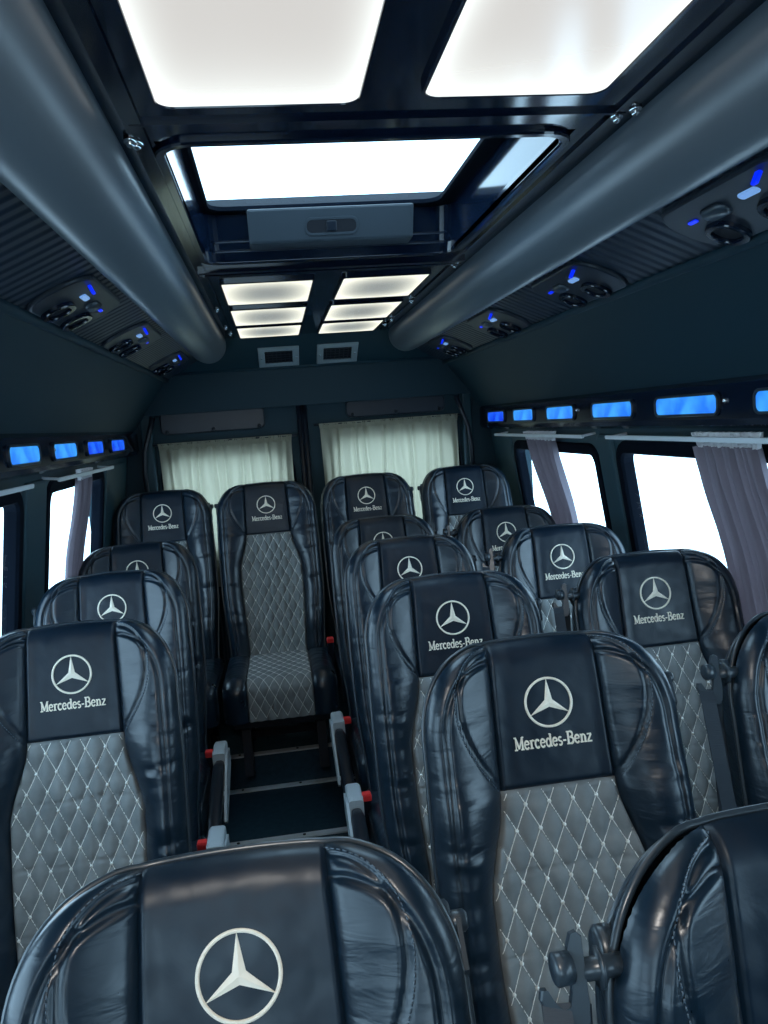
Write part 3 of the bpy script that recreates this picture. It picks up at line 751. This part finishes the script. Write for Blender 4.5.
def build_cushion():
    D = {}; LL = list(np.linspace(0, .61, 120))
    def g(xs):
        vs = [cpt(x, l, cdepth(x, l)) for l in LL for x in xs]; n = len(xs)
        return vs, [(j * n + i, (j + 1) * n + i, (j + 1) * n + i + 1, j * n + i + 1) for j in range(len(LL) - 1) for i in range(n - 1)]
    D['quilted_cushion'] = MB().add(*g(list(np.linspace(-CP, CP, 70))), True).mesh('quilted_cushion', M['quilt'])
    mb = MB(); xo = [CP + (CW - CP) * math.sin(PI / 2 * k / 18) for k in range(19)]
    mb.add(*g([-x for x in xo[::-1]]), True); mb.add(*g(xo), True)
    for s in (-1, 1):   # side skirts
        a = [cpt(s * CW, l, cdepth(s * CW, l)) for l in LL]; n = len(a)
        b = [(s * CW, p[1], min(p[2], .30)) if i < 90 else (s * CW, p[1] + .0, p[2]) for i, p in enumerate(a)]
        b = [(s * (CW + .002), p[1], .262) for p in a]
        mb.add(a + b, [(i, i + 1, n + i + 1, n + i) for i in range(n - 1)])
    mb.box(-CW, CW, -.455, .02, .255, .27)
    D['seat_cushion'] = mb.mesh('seat_cushion', M['leather'])
    mb = MB()
    for s in (-1, 1): mb.tube([cpt(s * (CW - .001), l, cdepth(CW, l)) for l in LL[::3]], .004, 8)
    mb.tube([(-CW, .013, .385), (CW, .013, .385)], .003, 6); D['cushion_piping'] = mb.mesh('cushion_piping', M['pipe'])
    mb = MB()
    for sg in (1, -1):
        for m in range(-12, 13):
            pts = []
            for q in np.linspace(0, .60, 110):
                x = .0410 * (m - sg * q / .080)
                if abs(x) < CP - .003: pts.append(cpt(x, q, cdepth(x, q) + .0021))
                elif pts: break
            if len(pts) > 2: mb.tube(pts, .00085, 4, cap=False)
    D['cushion_thread'] = mb.mesh('cushion_thread', M['thread'])
    mb = MB()   # pedestal
    mb.box(-.19, .19, -.43, .02, .215, .257)
    for s in (-1, 1):
        mb.prism([(s * .15 - .018, y, z) for y, z in ((-.40, .0), (-.36, .22), (.0, .22), (.05, .0), (-.02, .0), (-.06, .16), (-.30, .16), (-.34, .0))],
                 [(s * .15 + .018, y, z) for y, z in ((-.40, .0), (-.36, .22), (.0, .22), (.05, .0), (-.02, .0), (-.06, .16), (-.30, .16), (-.34, .0))])
    mb.box(-.17, .17, -.06, -.03, .03, .06); D['seat_base'] = mb.mesh('seat_base', M['plastic'])
    return D
def build_extras():
    D = {}
    for side, g in (('L', -1), ('R', 1)):
        for ln, out in (('long', .055), ('short', .014)):
            x0 = g * .205; xa = g * (.213 + out)
            def pp(x, h, d): return back_pt(x, h, d)
            mb = MB()
            mb.loft([[pp(x0 + g * t, .692 + r * .024 * math.cos(2 * PI * k / 20), -.022 + r * .020 * math.sin(2 * PI * k / 20)) for k in range(20)] for t, r in ((-.004, 1), (.008, 1), (.011, .85))])
            if ln == 'long':
                xe = g * .222; H0 = .695
                mb.tube([pp(x0, H0, .012), pp(xe + g * .020, H0, .012)], .0095, 16)
                mb.tube([pp(xe + g * .003, H0, .012), pp(xe + g * .006, H0, .012)], .017, 18)
                o = [(.018, .018), (.018, .030), (.022, .034), (.027, .032), (.031, .020), (.031, -.014), (.034, -.026), (.040, -.028), (.047, -.022), (.052, -.012), (.056, -.012), (.058, -.020), (.054, -.032), (.046, -.042), (.034, -.050), (.026, -.050), (.020, -.042), (.018, -.025)]
                tw = lambda a: .016 - (a - .018) * .25
                mb.loft([[pp(xe + g * (.030 + (a - .030) * q), H0 + b * (1 - (1 - q) * .3), tw(a) + dd) for a, b in o] for dd, q in ((-.003, .96), (-.002, 1), (.003, 1), (.0045, .94))], smooth=False)
                mb.tube([pp(xe + g * .031, H0 + .006, .016), pp(xe + g * .044, H0 + .006, .018), pp(xe + g * .046, H0 + .006, .018)], [.013, .0135, .011], 18)
            else:
                mb.tube([pp(x0 + g * .004, .695, -.012), pp(x0 + g * .024, .695, -.012), pp(x0 + g * .027, .695, -.012)], [.011, .011, .008], 14)
                mb.prism([pp(x0 + g * .014, h, d) for h, d in ((.70, -.03), (.70, .0), (.655, .012), (.63, -.01))], [pp(x0 + g * .019, h, d) for h, d in ((.70, -.03), (.70, .0), (.655, .012), (.63, -.01))])
            D['belt_guide' + side + ln] = mb.mesh('belt_guide', M['satin'])
            # webbing: front fold coming out of the guide and falling beside the seat
            mb = MB()
            def strap(path, wid):
                for (wx, dy) in (wid,):
                    A = []; B = []
                    for (x, h, d) in path:
                        A.append(pp(x - wx / 2, h, d - dy / 2)); B.append(pp(x + wx / 2, h, d + dy / 2))
                    n = len(A); th = Vector((0, -.0008, .0004)); V = A + B + [tuple(Vector(a) - th * 2) for a in A] + [tuple(Vector(b) - th * 2) for b in B]
                    fs = []
                    for i in range(n - 1): fs += [(i, i + 1, n + i + 1, n + i), (2 * n + i, 3 * n + i, 3 * n + i + 1, 2 * n + i + 1), (i, 2 * n + i, 2 * n + i + 1, i + 1), (n + i, n + i + 1, 3 * n + i + 1, 3 * n + i)]
                    mb.add(V, fs)
            xf = g * (.222 + .045) if ln == 'long' else xa - g * .002; sc_ = 1.0 if ln == 'long' else .35
            strap([(xf, .672, .012), (xf + g * .002, .655, .020), (xf + g * .001, .55, .024), (xf - g * .006, .40, .02), (xf, .20, .01), (xf, .02, .0), (xf, -.10, -.01)], (.024 * sc_, .004)) if ln == 'long' else None
            strap([(xf - g * .022, .665, .004), (xf - g * .022, .60, -.012), (xf - g * .018, .40, -.03), (xf, .15, -.05), (xf, -.10, -.06)], (.020 * sc_, .006))
            D['seat_belt' + side + ln] = mb.mesh('seat_belt', M['belt'])
        # armrest lying beside the cushion
        x0 = g * .262
        mb = MB(); path = [(-.10, .455), (-.18, .452), (-.32, .430), (-.47, .402), (-.565, .385), (-.59, .372)]
        L = []
        for i, (y, z) in enumerate(path):
            r = (.55, 1, 1, 1, .85, .5)[i]
            L.append([(x0 + a * r, y, z + b * r - .03) for a, b in rloop(-.021, .021, -.026, .026, .016, 4)])
        mb.loft(L); D['armrest' + side] = mb.mesh('armrest', M['plastic'])
        mb = MB()
        mb.loft([[(x0 + a * r, y, z + b * r) for a, b in rloop(-.024, .024, -.036, .034, .010, 4)] for y, z, r in ((-.005, .43, .7), (.0 - .01, .432, .95), (-.03, .435, 1), (-.12, .437, 1), (-.135, .435, .93))], smooth=False)
        xp = x0 + g * .026
        mb.prism([(xp - .004, y, z) for y, z in ((-.02, .44), (-.13, .46), (-.20, .43), (-.34, .36), (-.37, .33), (-.34, .31), (-.26, .32), (-.10, .36), (-.02, .38))],
                 [(xp + .004, y, z) for y, z in ((-.02, .44), (-.13, .46), (-.20, .43), (-.34, .36), (-.37, .33), (-.34, .31), (-.26, .32), (-.10, .36), (-.02, .38))])
        D['armrest_cap' + side] = mb.mesh('armrest_cap', M['greyplas'])
        # buckle
        xb = g * .226
        mb = MB(); mb.loft([[(xb + a, -.075 + b - (z - .36) * .2, z) for a, b in rloop(-.013, .013, -.009, .009, .005, 3)] for z in (.30, .40, .447)], smooth=False)
        D['buckle' + side] = mb.mesh('buckle', M['plastic'])
        mb = MB(); mb.loft([[(xb + a * q, -.093 + b * q - (z - .447) * .2, z) for a, b in rloop(-.015, .015, -.013, .013, .004, 3)] for z, q in ((.440, 1), (.458, 1), (.464, .8))], smooth=False)
        D['buckle_button' + side] = mb.mesh('buckle_button', M['red'])
    return D
DB = build_backrest(); DCu = build_cushion(); DX = build_extras()
def seat(xs, ystar, zfloor, label, guide, gl, arm, group, wide=1.0, tilt=0.0, cush=1.0, rest=True):
    d0 = depth(0, HS, False); y0 = ystar - HS * SR + d0 * CR; zfloor -= d0 * SR
    t = tag(empty('passenger_seat', (xs, y0, zfloor)), label, 'seat', group); t.scale = (wide, 1, 1) if wide != 1 else (1, 1, 1)
    br = obj('backrest', DB['bolster'], t)
    obj('side_gusset', DB['gusset'], br); obj('back_shell', DB['back_shell'], br); obj('piping', DB['piping'], br)
    obj('seam_stitching', DB['seam_stitching-1'], br); obj('seam_stitching', DB['seam_stitching1'], br)
    hp = obj('head_panel', DB['head_panel'], t); obj('emblem', DB['emblem'], hp); obj('lettering', DB['lettering'], hp)
    q = obj('quilted_panel', DB['quilted_panel'], t); obj('quilt_thread', DB['quilt_thread'], q)
    cu = obj('seat_cushion', DCu['seat_cushion'], t); cu.scale = (1, cush, 1); obj('cushion_piping', DCu['cushion_piping'], cu)
    qc = obj('quilted_cushion', DCu['quilted_cushion'], cu)
    obj('cushion_thread', DCu['cushion_thread'], cu); obj('seat_base', DCu['seat_base'], t)
    ups = [br, hp, q]
    if guide:
        bg = obj('belt_guide', DX['belt_guide' + guide + gl], t); ups.append(bg)
        if gl == 'long' or zfloor > -1.5: ups.append(obj('seat_belt', DX['seat_belt' + guide + gl], t))
    if arm:
        b = obj('buckle', DX['buckle' + arm], t); k = obj('buckle_button', DX['buckle_button' + arm], b); k['label'] = 'red release button'
        if rest:
            ar = obj('armrest', DX['armrest' + arm], t); c = obj('armrest_cap', DX['armrest_cap' + arm], ar); c['label'] = 'grey armrest hinge cover'
            ar.location = (0, 0, -.035); b.location = (0, 0, -.03)
    if tilt:       # backrest leaned further back about its hinge
        R_ = Matrix.Rotation(math.radians(-tilt), 4, 'X'); P_ = Vector((0, 0, .40))
        for o in ups: o.rotation_euler = (math.radians(-tilt), 0, 0); o.location = P_ - R_ @ P_
    return t
ZF = -1.55; ZR = -1.402
G1, G2, G3, G4 = 'aisle seats right of the gangway', 'window seats on the right side', 'single seats on the left side', 'raised rear row of seats'
seat(-.080, .650, ZF, 'black leather seat lowest in view, cut off by the bottom edge, with a large emblem', 'R', 'short', None, 'front row of seats', tilt=8)
seat(.460, .615, ZF, 'black leather seat at the bottom right corner with a belt guide on its shoulder', 'L', 'long', None, 'front row of seats')
seat(.420, 1.268, ZF, 'large black seat with grey diamond quilting and fully visible emblem and lettering', 'R', 'short', 'L', G1)
seat(.396, 1.896, ZF, 'aisle seat directly behind the large quilted seat, emblem and part of lettering showing', 'R', 'short', 'L', G1)
seat(.407, 2.591, ZF, 'aisle seat third in its column, only emblem and shoulders showing', 'R', 'short', 'L', G1)
seat(.407, 3.240, ZF, 'aisle seat fourth in its column, emblem half hidden just before the rear row', 'R', 'short', 'L', G1)
seat(.962, 1.262, ZF, 'window seat cut by the right edge, black side shell beside a hanging belt', 'L', 'long', None, G2)
seat(.939, 1.924, ZF, 'window seat beside the wide mauve curtain, emblem and lettering fully visible', 'L', 'long', None, G2)
seat(.918, 2.544, ZF, 'window seat beside the pillar between the right windows, belt over its lettering', 'L', 'long', None, G2)
seat(.917, 3.194, ZF, 'window seat below the rear right curtain, half hidden by the seat before it', 'L', 'long', None, G2)
seat(-.479, 1.765, ZF, 'nearest left side seat with large grey quilted panel and full lettering', 'L', 'short', 'R', G3)
seat(-.523, 2.433, ZF, 'left side seat in the middle of three, emblem above a hidden backrest', 'L', 'short', 'R', G3)
seat(-.555, 3.080, ZF, 'left side seat farthest back of three, emblem half hidden', 'L', 'short', 'R', G3)
seat(-.540, 3.770, ZR, 'rear row seat in the left corner before the left rear curtain', 'R', 'short', None, G4, 1.0)
seat(-.066, 3.770, ZR, 'rear row seat facing the aisle with whole backrest and quilted cushion visible', 'L', 'short', 'R', G4, 1.03, rest=False)
seat(.411, 3.790, ZR, 'rear row seat before the right rear curtain, dark emblem above aisle seats', 'R', 'short', None, G4, 1.0, cush=.85)
seat(.897, 3.800, ZR, 'rear row seat in the right corner beside the rear side window', 'L', 'short', None, G4, 1.0, cush=.85)

# ------------------------------------------------------------------ light, camera, output look
w = bpy.data.worlds.new('World'); SC.world = w; w.use_nodes = True
bg = w.node_tree.nodes['Background']; bg.inputs['Color'].default_value = (.52, .79, 1.0, 1); bg.inputs['Strength'].default_value = 4.1
dl = bpy.data.lights.new('added_front_fill', 'AREA'); dl.shape = 'DISK'; dl.size = .22; dl.energy = 9; dl.color = (1.0, .95, .88)
do_ = bpy.data.objects.new('added_front_fill', dl); COL.objects.link(do_); do_.location = (-.16, -.12, .405)      # unseen fill lamp added to brighten the nearest seats
do_.rotation_euler = (math.radians(28), 0, 0)
cam = bpy.data.cameras.new('camera'); co = bpy.data.objects.new('camera', cam); COL.objects.link(co)
cam.sensor_fit = 'HORIZONTAL'; cam.sensor_width = 36; cam.lens = 800 / 768 * 36; cam.clip_start = .02
right = Vector((0.98791020977371, -0.13606286815693766, -0.07429881111950541)); up = Vector((0.08852232897444141, 0.10165443558127531, 0.9908734394460239)); fwd = Vector((0.12726827844284258, 0.9854710912226499, -0.11247005675572026))
mw = Matrix.Identity(4)
for i in range(3): mw[i][0] = right[i]; mw[i][1] = up[i]; mw[i][2] = -fwd[i]
co.matrix_world = mw
SC.camera = co
for o in list(COL.objects):
    if o.parent is None: o.location.z += LIFT
SC.view_settings.view_transform = 'Standard'; SC.view_settings.look = 'None'; SC.view_settings.gamma = 1; SC.view_settings.use_curve_mapping = False
SC.view_settings.exposure = 0.3
